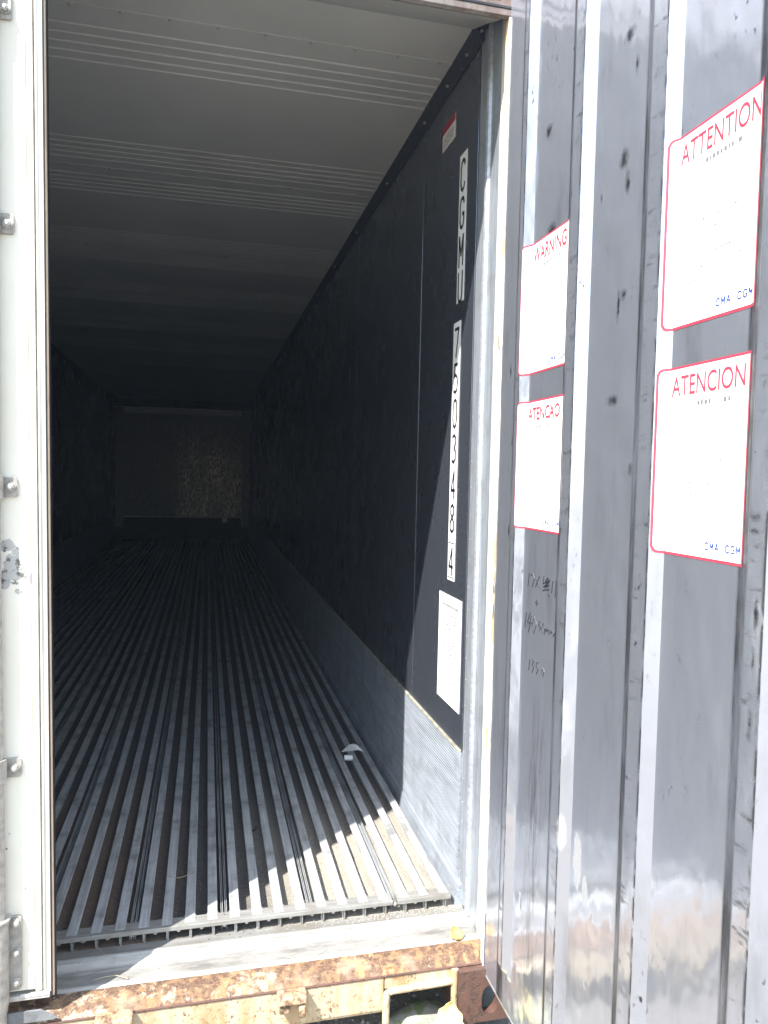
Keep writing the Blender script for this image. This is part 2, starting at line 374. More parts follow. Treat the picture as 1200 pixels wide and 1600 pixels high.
# ================================================================ container
W = 1.145; L = 11.56; H = 2.45
box = empty('shipping_container', (0, 0, -.215), 'cream refrigerated shipping container with a rusty sill, right door open on a dark ribbed interior', 'container')

# outer shell (insulated box)
m = MB()
m.box(1.165, 1.219, -.10, 11.9, -.02, 2.62); m.box(-1.219, -1.165, -.10, 11.9, -.02, 2.62)
m.box(-1.165, 1.165, .06, 11.9, 2.50, 2.62); m.box(-1.165, 1.165, L + .06, 11.9, -.02, 2.50)
m.box(-1.165, 1.165, .05, 11.9, -.12, -.075)
m.build('outer_shell', 'shell_white', box)
# base beams under the floor
m = MB(); m.box(-1.10, 1.10, .35, .41, -.215, -.122)
copies('base_beam', m, 'under_dark', box, [(0, k * .8, 0) for k in range(1, 14)])
for x0, x1 in ((-1.219, -1.15), (1.15, 1.219)):
    m = MB(); m.box(x0, x1, -.04, 11.8, -.215, -.03); m.build('base_rail', 'under_dark', box)

# side walls
def wall(sgn):
    m = MB(); x0, x1 = (W, W + .012) if sgn > 0 else (-W - .012, -W)
    ys = [.046, .590, 1.750]
    while ys[-1] + 1.16 < L: ys.append(ys[-1] + 1.16)
    ys.append(L)
    for a, b in zip(ys, ys[1:]): m.box(x0, x1, a + .0012, b - .0012, .395, 2.41)
    return m.build('side_wall', 'wall_steel', box, .0012)
wr = wall(1); wl = wall(-1)
m = MB(); m.box(W + .012, 1.165, .03, L, -.04, 2.5); m.build('wall_backing', 'rubber', wr)
m = MB(); m.box(-1.165, -W - .012, .03, L, -.04, 2.5); m.build('wall_backing', 'rubber', wl)
# ribbed scuff plate low on the walls
for sgn, par in ((1, wr), (-1, wl)):
    pf = []; z = .0190; n = 42; st = (.395 - .019) / n
    for k in range(n):
        a = .019 + k * st; pf += [(.0070, a), (.0070, a + st * .45), (.0056, a + st * .6), (.0056, a + st * .85)]
    pf.append((.0070, .395))
    poly = [(sgn * (W - u), v) for u, v in pf] + [(sgn * (W + .004), .395), (sgn * (W + .004), .019)]
    m = MB(); m.prism(poly, 1, .046, L); m.build('scuff_plate', 'scuff_alu', par)
    m = MB(); m.prism([(sgn * (W - .0078), .3953), (sgn * (W - .0078), .3975), (sgn * (W - .001), .4015), (sgn * (W + .004), .4015), (sgn * (W + .004), .3953)], 1, .05, L); m.build('caulk_line', 'caulk', par)
    # curb at the foot of the wall
    m = MB(); m.prism([(sgn * 1.122, -.04), (sgn * 1.134, .0165), (sgn * 1.141, .0185), (sgn * 1.149, .0185), (sgn * 1.149, -.04)], 1, .012, L); m.build('curb_strip', 'scuff_alu', par, .001)
    m = MB(); m.prism([(sgn * W, 2.4105), (sgn * (W - .002), 2.408), (sgn * (W - .027), 2.449), (sgn * (W - .027), 2.456), (sgn * (W + .01), 2.456)], 1, .02, L)
    m.build('corner_trim', 'trim_dark', par)
m = MB(); m.tube([(1.1325, 0, 2.425), (1.1265, 0, 2.4215)], .0045, 8)
copies('rivet', m, 'galv', wr, [(0, y, 0) for y in (.12, .30, .55, 1.1, 1.75, 2.4, 3.1, 3.9, 4.8)])
p_ = at(517, 463, 0, W); m = MB(); m.box(W - .003, W - .0005, p_.y - .02, p_.y + .02, p_.z - .025, p_.z + .025); m.build('hook_plate', 'galv', wr, .001)

# ceiling with rolled grooves and panel joints
gr = []
J = [.23 + 1.116 * k for k in range(11)]
for j in J:
    for s_ in (-1, 1):
        for i in range(5):
            y = j + s_ * (.085 + .048 * i)
            if y > .2 and y < L - .05: gr.append(y)
gr.sort()
poly = [(.035, H)]
for y in gr:
    poly += [(y - .005, H), (y - .001, H + .0042), (y + .004, H + .0030), (y + .007, H)]
poly += [(L, H), (L, H + .03), (.035, H + .03)]
m = MB(); m.prism(poly, 0, -1.135, 1.135)
for j in J: m.box(-1.118, 1.118, j - .012, j + .002, H - .0022, H - .0002)
ceil = m.build('ceiling', 'ceiling_white', box)
m = MB(); m.tube([(-1.0, J[0] - .006, H - .0022), (-1.0, J[0] - .006, H - .006)], .0055, 8)
copies('screw', m, 'bracket_steel', ceil, [(x * .13, 0, 0) for x in range(1, 17)] + [(x * .25, k * 1.116, 0) for k in (1, 2, 3) for x in range(9)])

# end wall with evaporator grilles
m = MB(); m.box(-1.0, 1.0, L - .05, L, .42, 2.20); m.box(-1.145, -1.003, L - .03, L, .22, 2.30); m.box(1.003, 1.145, L - .03, L, .22, 2.30)
ew = m.build('end_wall', 'bulkhead', box, .004)
m = MB(); m.box(-1.145, 1.145, L - .02, L + .02, -.04, .42); m.build('air_return', 'under_dark', ew)
m = MB(); m.box(-1.145, 1.145, L - .16, L - .035, 2.31, H); m.build('air_duct', 'under_dark', ew)
m = MB()
for k in range(4): m.box(-.9, .9, L - .07, L - .055, 2.21 + k * .022, 2.222 + k * .022)
m.build('air_grille', 'galv', ew)
m = MB(); m.box(-1.0, 1.0, L - .062, L - .052, .395, .412); m.box(.68, .76, L - .09, L - .062, .31, .39); m.build('kick_strip', 'galv', ew)

# T-bar floor
PITCH = .0593
fl = MB()
k0 = -21
bars = []
x = .128 + PITCH * k0
while x + .0265 < 1.112:
    if x > -1.11: bars.append(x)
    x += PITCH
for i, x in enumerate(bars):
    w_ = .0265; c = x + w_ / 2; jit = rnd.uniform(-.0006, .0006)
    z1 = .0008 + rnd.uniform(-.0004, .0005)
    poly = [(x, z1 - .0042), (x, z1 - .001), (x + .0012, z1), (x + .007, z1), (x + .0078, z1 - .0006), (x + .0086, z1), (x + w_ - .0086, z1), (x + w_ - .0078, z1 - .0006), (x + w_ - .007, z1), (x + w_ - .0012, z1), (x + w_, z1 - .001), (x + w_, z1 - .0042), (c + .0015, z1 - .0065), (c + .0015, -.0399), (c - .0015, -.0399), (c - .0015, z1 - .0065)]
    fl.prism(poly, 1, .012 + jit, L - .05)
# joints: upright flanges in every fourth gap
jx = .4685
joints = [jx + .2372 * k for k in range(-7, 3)]
for j in joints:
    for d in (-.0075, -.0035, .0035, .0075): fl.box(j + d - .0008, j + d + .0008, .03, L - .05, -.0399, -.012)
floor = fl.build('floor_grating', 'bar_alu', box)
m = MB(); m.add([(-1.15, .009, -.04), (1.15, .009, -.04), (1.15, L, -.04), (-1.15, L, -.04), (-1.15, .009, -.07), (1.15, .009, -.07), (1.15, L, -.07), (-1.15, L, -.07)], [(0, 1, 2, 3), (4, 7, 6, 5), (0, 4, 5, 1), (2, 6, 7, 3), (1, 5, 6, 2), (0, 3, 7, 4)])
m.build('floor_pan', 'channel_dirt', box)
# sand heaped in the right-hand channels near the sill
m = MB()
for a, b in zip(bars, bars[1:]):
    xa, xb = a + .015, b + .0115
    if xa < .60: continue
    hgt = min(1, (xa - .55) / .4) * .020
    n = 22; vs = []; fs = []
    for i in range(n + 1):
        y = .05 + (.95) * i / n; hh = hgt * (1 - i / n) * (.75 + .5 * rnd.random()) + .0015
        for u in range(5):
            vs.append((xa + (xb - xa) * u / 4, y, -.0399 + hh * (.75 + .35 * math.sin(u * 2.1 + i) * rnd.random())))
    for i in range(n):
        for u in range(4): q = i * 5 + u; fs.append((q, q + 1, q + 6, q + 5))
    m.add(vs, fs)
tag(m.build('sand_fill', 'channel_dirt', floor, smooth=80), kind='stuff')

# end plates over the bar ends
def endplate(x0, x1, label):
    m = MB()
    poly = [(x0, 0), (x1, 0)]
    # toothed back edge: rounded bays between the bars
    back = []
    for a in bars:
        if a > x0 - .01 and a + .0265 < x1 + .03:
            back += [(a - .004, .040), (a + .0, .050), (a + .0265, .050), (a + .0305, .040)]
    back = [(min(max(u, x0), x1), v) for u, v in back]
    poly = [(x0, 0), (x1, 0), (x1, .042)] + back[::-1] + [(x0, .042)]
    q = []
    for pnt in poly:
        if not q or (abs(q[-1][0] - pnt[0]) + abs(q[-1][1] - pnt[1])) > 1e-5: q.append(pnt)
    m.prism(q, 2, -.0125, -.0002)
    o = m.build('end_plate', 'plate_alu', floor, .0012); tag(o, label); return o
endplate(-1.11, .936, 'long end plate of the floor grating')
endplate(.949, 1.108, 'short broken piece of end plate at the right jamb')
m = MB(); m.box(-.0016, .0016, .004, .046, -.0397, -.0127)
m.box(-.004, .004, .010, .014, -.0397, -.0385)
copies('web', m, 'plate_alu', floor, [(a + .017, 0, 0) for a in bars[1:] if not .93 < a + .013 < .955])[0].location = (bars[0] + .017, 0, 0)
m = MB(); m.tube([(0, .0006, -.0140), (0, .0040, -.0135), (0, .018, -.0128)], [.0035, .0062, .0050], 10)
copies('weld_spot', m, 'plate_alu', floor, [(a + .044, 0, 0) for a in bars[1:-1]])[0].location = (bars[0] + .044, 0, 0)

# sill: aluminium nosing, white slope, rusty steel edge
m = MB(); m.prism([(.0085, -.072), (.0085, -.0398), (-.019, -.0398), (-.0225, -.0385), (-.025, -.036), (-.031, -.036), (-.036, -.041), (-.036, -.072)], 0, -1.14, 1.143)
sill = m.build('door_sill', 'plate_alu', box, smooth=50)
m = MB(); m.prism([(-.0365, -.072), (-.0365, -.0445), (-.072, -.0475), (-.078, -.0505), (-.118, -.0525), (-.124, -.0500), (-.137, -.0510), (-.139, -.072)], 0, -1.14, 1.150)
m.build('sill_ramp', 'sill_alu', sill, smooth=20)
# rusty edge with uneven surface
n = 220; prof = [(-.139, -.070), (-.139, -.0485), (-.146, -.0478), (-.165, -.0490), (-.186, -.0510), (-.193, -.055), (-.194, -.062), (-.2005, -.066), (-.204, -.072)]
vs = []; fs = []
for i in range(n + 1):
    x = -1.15 + 2.33 * i / n
    for j, (y, z) in enumerate(prof):
        a = .0011 if 1 < j < len(prof) - 1 else 0
        vs.append((x, y + rnd.uniform(-a, a), z + rnd.uniform(-a, a)))
k = len(prof)
for i in range(n):
    for j in range(k - 1): q = i * k + j; fs.append((q, q + 1, q + k + 1, q + k))
m = MB(); m.add(vs, fs); m.build('sill_edge', 'sill_rust', sill, smooth=60)

# cream front face of the sill
FY = -.204
m = MB()
m.prism([(FY + .010, -.072), (FY, -.072), (FY, -.158), (FY + .004, -.167), (FY + .012, -.171), (FY + .03, -.171), (FY + .03, -.166), (FY + .010, -.163)], 0, -1.06, .8615)
m.box(.8645, 1.0555, FY, FY + .010, -.104, -.0722)
front = m.build('front_sill', 'cream_rust', box, .0008)
def rimtube(pts, r_, name='pocket_rim'):
    m = MB(); m.tube(pts, r_, 12); o = m.build(name, 'cream_rust', front, smooth=60); return o
cx, cz, rr_ = .884, -.124, .016
arc = [(.868, -.208, -.19), (.868, -.208, -.15)] + [(cx - rr_ * math.cos(R(q)), -.208, cz + rr_ * math.sin(R(q))) for q in range(0, 91, 15)] + [(.95, -.208, -.107), (1.043, -.208, -.105)]
rimtube(arc, .0095)
rimtube([(1.050, -.210, -.0735), (1.0495, -.210, -.12), (1.051, -.210, -.214)], .0090)
m = MB(); m.tube([(-1.05, -.204, -.0715), (1.165, -.204, -.0715)], .003, 8); m.build('weld_bead', 'cast_rust', front)

# cast keepers for the locking bars
def keeper(x0, x1, ztop, dz):
    m = MB(); y0 = -.2045; w_ = x1 - x0
    m.prism([(y0, ztop), (y0 - .030, ztop - .004), (y0 - .036, ztop - .012), (y0 - .036, ztop - .022), (y0, ztop - .026)], 0, x0, x1)
    m.box(x0 + .004, x0 + w_ * .45, y0 - .030, y0, ztop - .046, ztop - .0262)
    m.prism([(y0 - .006, ztop - .0262), (y0 - .034, ztop - .0262), (y0 - .038, ztop - .05), (y0 - .030, ztop - .060), (y0 - .018, ztop - .056), (y0 - .012, ztop - .04)], 0, x1 - w_ * .28, x1 - .003)
    return m
ka = keeper(.590, .662, -.066, 0).build('latch_keeper', 'keeper_rust', front, .0065, seg=4); tag(ka, 'rusty cast keeper with a hooked nose')
kb = keeper(.172, .256, -.060, 0).build('latch_keeper', 'keeper_rust', front, .0065, seg=4)
keeper(-.66, -.58, -.062, 0).build('latch_keeper', 'keeper_rust', front, .0065, seg=4)

# corner castings with oval holes
def casting(x0, x1, hx, hz, y0=-.226):
    z0, z1 = -.215, -.0745; m = MB(); n = 48
    ring = []; rect = []
    for k in range(n):
        a = 2 * math.pi * k / n; c, s_ = math.cos(a), math.sin(a)
        ring.append((hx + .023 * (abs(c) ** .8) * (1 if c > 0 else -1), hz + .038 * (abs(s_) ** .8) * (1 if s_ > 0 else -1)))
        tx = ((x1 - hx) / c if c > 1e-6 else (x0 - hx) / c if c < -1e-6 else 9e9); tz = ((z1 - hz) / s_ if s_ > 1e-6 else (z0 - hz) / s_ if s_ < -1e-6 else 9e9)
        tt = min(tx, tz); rect.append((hx + c * tt, hz + s_ * tt))
    vs = [(u, y0, v) for u, v in rect] + [(u, y0, v) for u, v in ring] + [(u, y0 + .026, v) for u, v in ring]
    fs = [(k, (k + 1) % n, n + (k + 1) % n, n + k) for k in range(n)] + [(n + k, n + (k + 1) % n, 2 * n + (k + 1) % n, 2 * n + k) for k in range(n)]
    m.add(vs, fs)
    m.box(x0, x0 + .010, y0 + .0002, -.06, z0, z1 - .0002); m.box(x1 - .010, x1, y0 + .0002, -.06, z0, z1 - .0002)
    m.box(x0 + .010, x1 - .010, y0 + .0002, -.06, z1 - .012, z1 - .0002); m.box(x0 + .010, x1 - .010, -.070, -.060, z0, z1 - .012)
    return m.build('corner_casting', 'cast_rust', box, smooth=40)
casting(1.0570, 1.219, 1.143, -.158); casting(-1.219, -1.057, -1.143, -.158)

# right jamb strips
def jamb(s_):
    m = MB(); X = lambda v: s_ * v
    def bx(a, b, y0, y1, z0, z1, mi): m.box(min(X(a), X(b)), max(X(a), X(b)), y0, y1, z0, z1, mi)
    bx(1.146, 1.165, -.0245, .0405, -.04, 2.46, 0)
    m.prism([(X(1.146), -.025), (X(1.139), -.029), (X(1.1365), -.037), (X(1.139), -.045), (X(1.146), -.049), (X(1.165), -.049), (X(1.165), -.025)], 2, -.04, 2.46, 1)
    bx(1.147, 1.165, -.1145, -.0495, -.045, 2.46, 0)
    bx(1.145, 1.165, -.150, -.115, -.052, 2.46, 2)
    bx(1.172, 1.219, -.200, -.100, -.07, 2.46, 2)
    bx(1.165, 1.172, -.190, -.100, -.07, 2.46, 3)
    return m.build('door_jamb', ['jamb_alu', 'scuff_alu', 'jamb_white', 'rim_cream'], box, .001)
jr = jamb(1); jamb(-1)
m = MB(); m.tube([(1.1462, .030, .05), (1.1445, .030, .05)], .0018, 6)
copies('rivet', m, 'galv', jr, [(0, rnd.uniform(-.001, .001), k * .07 + rnd.uniform(-.008, .008)) for k in range(1, 34)])

# header
m = MB()
m.box(-1.219, 1.165, -.205, -.19, 2.358, 2.60, 0)
m.prism([(-.206, 2.3575), (-.206, 2.342), (-.196, 2.338), (-.186, 2.342), (-.186, 2.3575)], 0, -1.15, 1.14, 0)
m.prism([(-.186, 2.345), (-.176, 2.350), (-.060, 2.405), (.034, 2.445), (.034, 2.49), (-.186, 2.49)], 0, -1.144, 1.120, 1)
m.box(-1.165, 1.165, -.18, .06, 2.491, 2.60, 0)
hd = m.build('door_header', ['header_steel', 'ceiling_white'], box, .0008)
m = MB(); m.box(-1.15, 1.13, -.2075, -.2052, 2.3585, 2.364); m.box(-1.0, 1.1, -.209, -.2052, 2.388, 2.392); m.build('drip_seam', 'rubber', hd)
m = MB(); m.prism([(1.146, -.20), (1.146, .0), (1.118, .0), (1.10, -.06), (1.118, -.20)], 2, 2.43, 2.49); m.build('corner_gusset', 'trim_dark', hd)

# ================================================================ closed left door
def shx(x, z): return x - .0085 * (z - 1.1)
class SMB(MB):
    def build(s, *a, **k):
        s.v = [(shx(x, z), y, z) for x, y, z in s.v]; return MB.build(s, *a, **k)
m = SMB()
m.box(-1.165, .0325, -.2050, -.125, .016, 2.45)            # main leaf
m.box(.0330, .0465, -.2035, -.125, .010, 2.45)          # edge trim
door_l = m.build('door', 'door_paint', box, .0012); tag(door_l, 'closed white left door with chipped paint')
m = SMB(); m.box(.0468, .0505, -.199, -.125, .008, 2.45); m.build('edge_groove', 'caulk', door_l)
m = SMB(); m.prism([(.0507, -.2045), (.0545, -.2065), (.0580, -.2045), (.0660, -.2045), (.0660, -.190), (.0530, -.125), (.0507, -.125)], 2, .006, 2.45); m.build('edge_strip', 'edge_alu', door_l)
m = SMB(); m.box(.0661, .0680, -.2040, -.1750, -.02, 2.45); m.box(.0708, .0722, -.1880, -.1700, -.028, 2.45); m.box(.0600, .0706, -.1745, -.1680, -.028, 2.45)
m.build('gasket', 'rubber', door_l)
m = SMB(); m.box(.0681, .0707, -.1960, -.1750, -.01, 2.45); m.build('seal_strip', 'tan_seal', door_l)
# foot of the door: seal flap
m = MB(); z0 = -.052
m.prism([(-1.15, -.030), (.055, -.030), (.090, -.0535), (.083, -.0575), (-1.15, -.0575)], 1, -.212, -.2075)
m.build('bottom_seal', 'seal_grey', door_l, .001)
m = SMB(); m.box(-1.15, .064, -.209, -.135, -.006, .0055); m.tube([(.0, -.205, .003), (.060, -.205, .003)], .006, 8); m.build('bottom_rail', 'edge_alu', door_l, .002)

# locking bar with guides and bracket
rx = at(2, 1200, 1, -.2235).x - .0165
m = SMB(); m.tube([(rx, -.2235, -.10), (rx, -.2235, 2.46)], .0165, 20); rod = m.build('locking_bar', 'bracket_steel', door_l, smooth=40)
def hexbolt(px, py, y):
    p_ = at(px, py, 1, y); m = MB()
    m.tube([(p_.x, y + .009, p_.z), (p_.x, y + .006, p_.z)], .0105, 18); m.tube([(p_.x, y + .006, p_.z), (p_.x, y - .001, p_.z)], .0078, 6); m.tube([(p_.x, y - .001, p_.z), (p_.x, y - .003, p_.z)], [.0065, .0035], 10)
    return m.build('bolt', 'bolt_steel', door_l, .0005)
for (xr, y0, y1, bx_, by_) in ((17, -14, 29, 6, 10), (21, 333, 365, 10, 348), (27, 746, 777, 16, 761), (33, 1185, 1215, 22, 1202)):
    a = at(xr, y0, 1, -.216); b = at(xr, y1, 1, -.216); X1 = (a.x + b.x) / 2; zt, zb = a.z, b.z; xl = rx - .04
    m = MB(); r_ = .006
    poly = [(xl, zb), (X1 - r_, zb), (X1 - r_ * .3, zb + r_ * .3), (X1, zb + r_), (X1, zt - r_), (X1 - r_ * .3, zt - r_ * .3), (X1 - r_, zt), (xl, zt)]
    m.prism([(u, v) for u, v in poly], 1, -.2120, -.2052)
    zc = (zt + zb) / 2; xc = shx(rx, zc)
    arc = [(xc + .023 * math.cos(q), -.2235 + .021 * math.sin(q)) for q in [R(-200 + 10 * i) for i in range(23)]]
    arc2 = [(xc + .0185 * math.cos(q), -.2235 + .0175 * math.sin(q)) for q in [R(-200 + 10 * i) for i in range(23)]][::-1]
    m.prism(arc + arc2, 2, zb - .004, zt + .004)
    m.build('bar_guide', 'bracket_steel', door_l, .001)
    hexbolt(bx_, by_, -.2215)
a = at(33, 1432, 1, -.216); b = at(33, 1548, 1, -.216); X1 = a.x
m = MB(); m.prism([(X1 - .06, b.z), (X1 - .006, b.z), (X1, b.z + .006), (X1, a.z - .006), (X1 - .006, a.z), (X1 - .06, a.z)], 1, -.2125, -.2052)
zc = (a.z + b.z) / 2; xc = shx(rx, zc)
m.tube([(xc, -.2235, a.z + .004), (xc, -.2235, a.z - .002), (xc, -.2235, a.z - .006), (xc, -.2235, b.z - .02), (xc, -.2235, b.z - .045)], [.026, .026, .0225, .0225, .018], 24)
m.build('bar_guide', 'bracket_steel', door_l, .001, smooth=35)
for py in (1445, 1491, 1538): hexbolt(24.5, py, -.2215)

# ================================================================ open right door
Y0 = -.205; Y1 = -1.372; ZB = -.090; ZT = 2.455
HR = .014
def rib_h(y):
    for a, b, c, d in RIBS:
        if a >= y >= d:
            if y > b: return HR * (a - y) / (a - b)
            if y >= c: return HR
            return HR * (y - d) / (c - d)
    return 0
def end_f(y, z):
    """ribs run out in a rounded scoop near the foot of the door"""
    for a, b, c, d in RIBS:
        if a >= y >= d:
            lim = -.012 + .0 * y; u = (z - lim) / .030
            return max(0, min(1, u))
    return 1
ys = set()
for r_ in RIBS:
    a, b, c, d = r_
    ys |= {a, b, c, d, (a + b) / 2, (b + c) / 2, (c + d) / 2}
y = Y0
while y > Y1: ys.add(round(y, 4)); y -= .03
ys.add(Y1); ys = sorted(ys, reverse=True)
ys = [v for i, v in enumerate(ys) if i == 0 or abs(v - ys[i - 1]) > .003 or any(abs(v - q) < 1e-6 for r_ in RIBS for q in r_)]
zs = [ZB, -.06, -.035, -.012, -.004, .004, .011, .018, .03] + [.06 + .08 * i for i in range(30)] + [ZT]
vs = []; fs = []
nz = len(zs)
for y in ys:
    for z in zs: vs.append((DX - rib_h(y) * end_f(y, z), y, z))
for i in range(len(ys) - 1):
    for j in range(nz - 1): q = i * nz + j; fs.append((q, q + 1, q + nz + 1, q + nz))
m = MB()
m.box(1.1312, 1.212, Y1, Y0 + .001, ZB + .002, ZT)
door_r = m.build('door', 'shell_white', box, .001); tag(door_r, 'right door swung open, its ribbed stainless lining facing the doorway')
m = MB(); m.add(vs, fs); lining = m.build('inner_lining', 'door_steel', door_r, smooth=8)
# rims and seals on the hinge edge and foot
m = MB(); m.box(1.1265, 1.150, -.2045, -.184, .055, ZT, 0)
n = 60; prev = None; vs = []; fs = []
for i in range(n + 1):
    z = ZB - .004 + (.16) * i / n; e = rnd.uniform(0, .0022)
    vs += [(1.1285 - e * .4, -.2105 - e, z), (1.1262 - e * .4, -.2035, z), (1.1262 - e * .3, -.197 + e, z), (1.150, -.1935 + e, z)]
for i in range(n):
    for j in range(3): q = i * 4 + j; fs.append((q, q + 1, q + 5, q + 4))
m.add(vs, fs, 1); m.build('hinge_edge_seal', ['rim_cream', 'rim_white'], door_r)
m = MB(); m.box(1.1285, 1.150, Y1, Y0, ZB - .0035, ZB - .0002); m.build('foot_edge', 'plate_alu', door_r)

# warning notices stuck over the ribs (follow the pressed profile)
def surf(y, off=.0006): return DX - rib_h(y) - off
def notice(y0, y1, z0, z1, title, ty0, ty1, tsize, label, right_border=True, blot=None, logo_sz=.0145):
    m = MB(); bw = .0042; rad = .010
    yy = [y0]; stp = -.0035
    while yy[-1] + stp > y1: yy.append(yy[-1] + stp)
    yy.append(y1)
    for r_ in RIBS:
        for q in r_:
            if y1 < q < y0: yy.append(q)
    yy = sorted(set(yy), reverse=True)
    def inset(y):                      # rounded left corners
        d = y0 - y
        return rad - math.sqrt(max(0, rad * rad - (rad - d) ** 2)) if d < rad else 0
    def sheet(ya, yb, za, zb, off, mi, rnd_=False):
        q = [v for v in yy if yb <= v <= ya]
        if q[0] < ya: q = [ya] + q
        if q[-1] > yb: q = q + [yb]
        vs = []; fs = []
        for v in q:
            i_ = inset(v) if rnd_ else 0
            vs += [(surf(v, off), v, za + i_), (surf(v, off), v, zb - i_)]
        for i in range(len(q) - 1): fs.append((2 * i, 2 * i + 1, 2 * i + 3, 2 * i + 2))
        m.add(vs, fs, mi)
    sheet(y0, y1, z0, z1, .0006, 1, True)                       # red print
    iy1 = y1 + (bw if right_border else .0)
    q = [v for v in yy if iy1 <= v <= y0 - bw]; q = [y0 - bw] + q + [iy1]
    vs = []; fs = []
    for v in q:
        d = (y0 - bw) - v; r2 = rad - bw * .5
        i_ = (r2 - math.sqrt(max(0, r2 * r2 - (r2 - d) ** 2)) if d < r2 else 0) + bw
        vs += [(surf(v, .0011), v, z0 + i_), (surf(v, .0011), v, z1 - i_)]
    for i in range(len(q) - 1): fs.append((2 * i, 2 * i + 1, 2 * i + 3, 2 * i + 2))
    m.add(vs, fs, 0)
    def put(cy_, cz):
        return lambda u, v: (surf(cy_ - u, .0016), cy_ - u, cz + v)
    text_mesh(m, title, lambda u, v: (surf(ty0 - u, .0017), ty0 - u, z1 - .030 - tsize * .36 + v), tsize, 1, (ty0 - ty1) / text_w(title, tsize), .0002 if right_border else .0007, 'LEFT')
    for k, ch in enumerate('CMA CGM'):
        if ch != ' ': glyph(m, ch, (lambda oy: (lambda u, v: (surf(oy - u, .0016), oy - u, z0 + .0165 + v)))(y1 + .085 - k * .0112), .0074, .0105, .0019, 2)
    # faded fine print
    r2 = random.Random(int(abs(y0 * 1000) + z0 * 100))
    def dash(ya, yb, z, h): m.add([(surf(ya, .0016), ya, z), (surf(yb, .0016), yb, z), (surf(yb, .0016), yb, z + h), (surf(ya, .0016), ya, z + h)], [(0, 1, 2, 3)], 3)
    yb = ty0 - .03
    while yb > ty1 + .03:
        wd = r2.uniform(.003, .007); dash(yb, yb - wd, z1 - .064, .0065) if r2.random() < .75 else None; yb -= wd + .003
    for row in range(9):
        z = z1 - .095 - row * .0175
        if r2.random() < .2: continue
        y = y0 - .025 - r2.uniform(0, .06)
        while y > y1 + .03 and r2.random() < .93:
            wd = r2.uniform(.001, .004)
            if r2.random() < .5: dash(y, y - wd, z, .0024)
            y -= wd + .002
    o = m.build('warning_notice', ['sticker_white', 'red_ink', 'blue_ink', 'pale_ink', 'ink'], door_r)
    return tag(o, label)
_tw = {}
def text_w(s_, size):
    cu = bpy.data.curves.new('t', 'FONT'); cu.body = s_; cu.size = size; ob = bpy.data.objects.new('t', cu); COL.objects.link(ob)
    me = bpy.data.meshes.new_from_object(ob); xs = [v.co.x for v in me.vertices]; r_ = max(xs)
    bpy.data.objects.remove(ob); bpy.data.meshes.remove(me); bpy.data.curves.remove(cu); return r_
notice(-.350, -.566, 1.440, 1.737, 'WARNING', -.388, -.545, .046, 'red-bordered notice headed WARNING', False)
notice(-.350, -.561, 1.087, 1.380, 'ATENCAO', -.385, -.540, .040, 'red-bordered notice headed ATENCAO', False)
notice(-.902, -1.107, 1.442, 1.742, 'ATTENTION', -.925, -1.100, .046, 'red-bordered notice headed ATTENTION', True)
notice(-.899, -1.105, 1.087, 1.383, 'ATENCION', -.925, -1.090, .044, 'red-bordered notice headed ATENCION', True)

# pen writing on the lining, strokes given where they run
strokes = [
    [(827, 895), (825, 916)], [(829, 899), (833, 896), (835, 904), (832, 917)], [(836, 902), (844, 919)], [(843, 900), (837, 917)], [(850, 900), (849, 910)],
    [(852, 908), (857, 902), (859, 906), (848, 912), (859, 909), (849, 917), (858, 914), (848, 923), (858, 921)], [(864, 908), (862, 927)], [(869, 907), (867, 934)],
    [(836, 941), (841, 943)], [(839, 937), (838, 947)],
    [(823, 957), (820, 980)], [(829, 957), (824, 972), (832, 974)], [(830, 962), (826, 988)], [(834, 964), (832, 976), (834, 990), (838, 976), (834, 964)],
    [(849, 974), (846, 983), (849, 990)], [(851, 982), (851, 991)], [(851, 982), (853, 984), (852, 987)], [(855, 981), (854, 986), (857, 985)], [(858, 984), (858, 992)], [(860, 985), (860, 990), (863, 986)], [(865, 984), (867, 989), (864, 994)],
    [(828, 1031), (826, 1047)], [(831, 1031), (834, 1034), (831, 1039), (834, 1043), (831, 1051)], [(841, 1035), (838, 1036), (838, 1042), (841, 1046), (838, 1053)], [(848, 1044), (846, 1052), (848, 1057), (850, 1050), (848, 1044)],
]
m = MB()
for st in strokes:
    pts = [at(a, b, 0, DX - .0006) for a, b in st]
    m.tube(pts, .0010, 6)
for a, b, r_ in ((857, 931, .0028), (843, 972, .003), (842, 977, .003), (844, 981, .003), (843, 985, .002)):
    p_ = at(a, b, 0, DX - .0005); m.tube([p_, p_ + Vector((.0004, 0, 0))], r_, 8)
tag(m.build('pen_writing', 'ink', door_r), 'handwritten sums in black pen')
p_ = at(784, 1325, 0, DX - .0006); q_ = at(786, 1300, 0, DX - .0006); m = MB(); m.tube([p_, q_], .0018, 6); m.build('pen_mark', 'blue_ink', door_r)

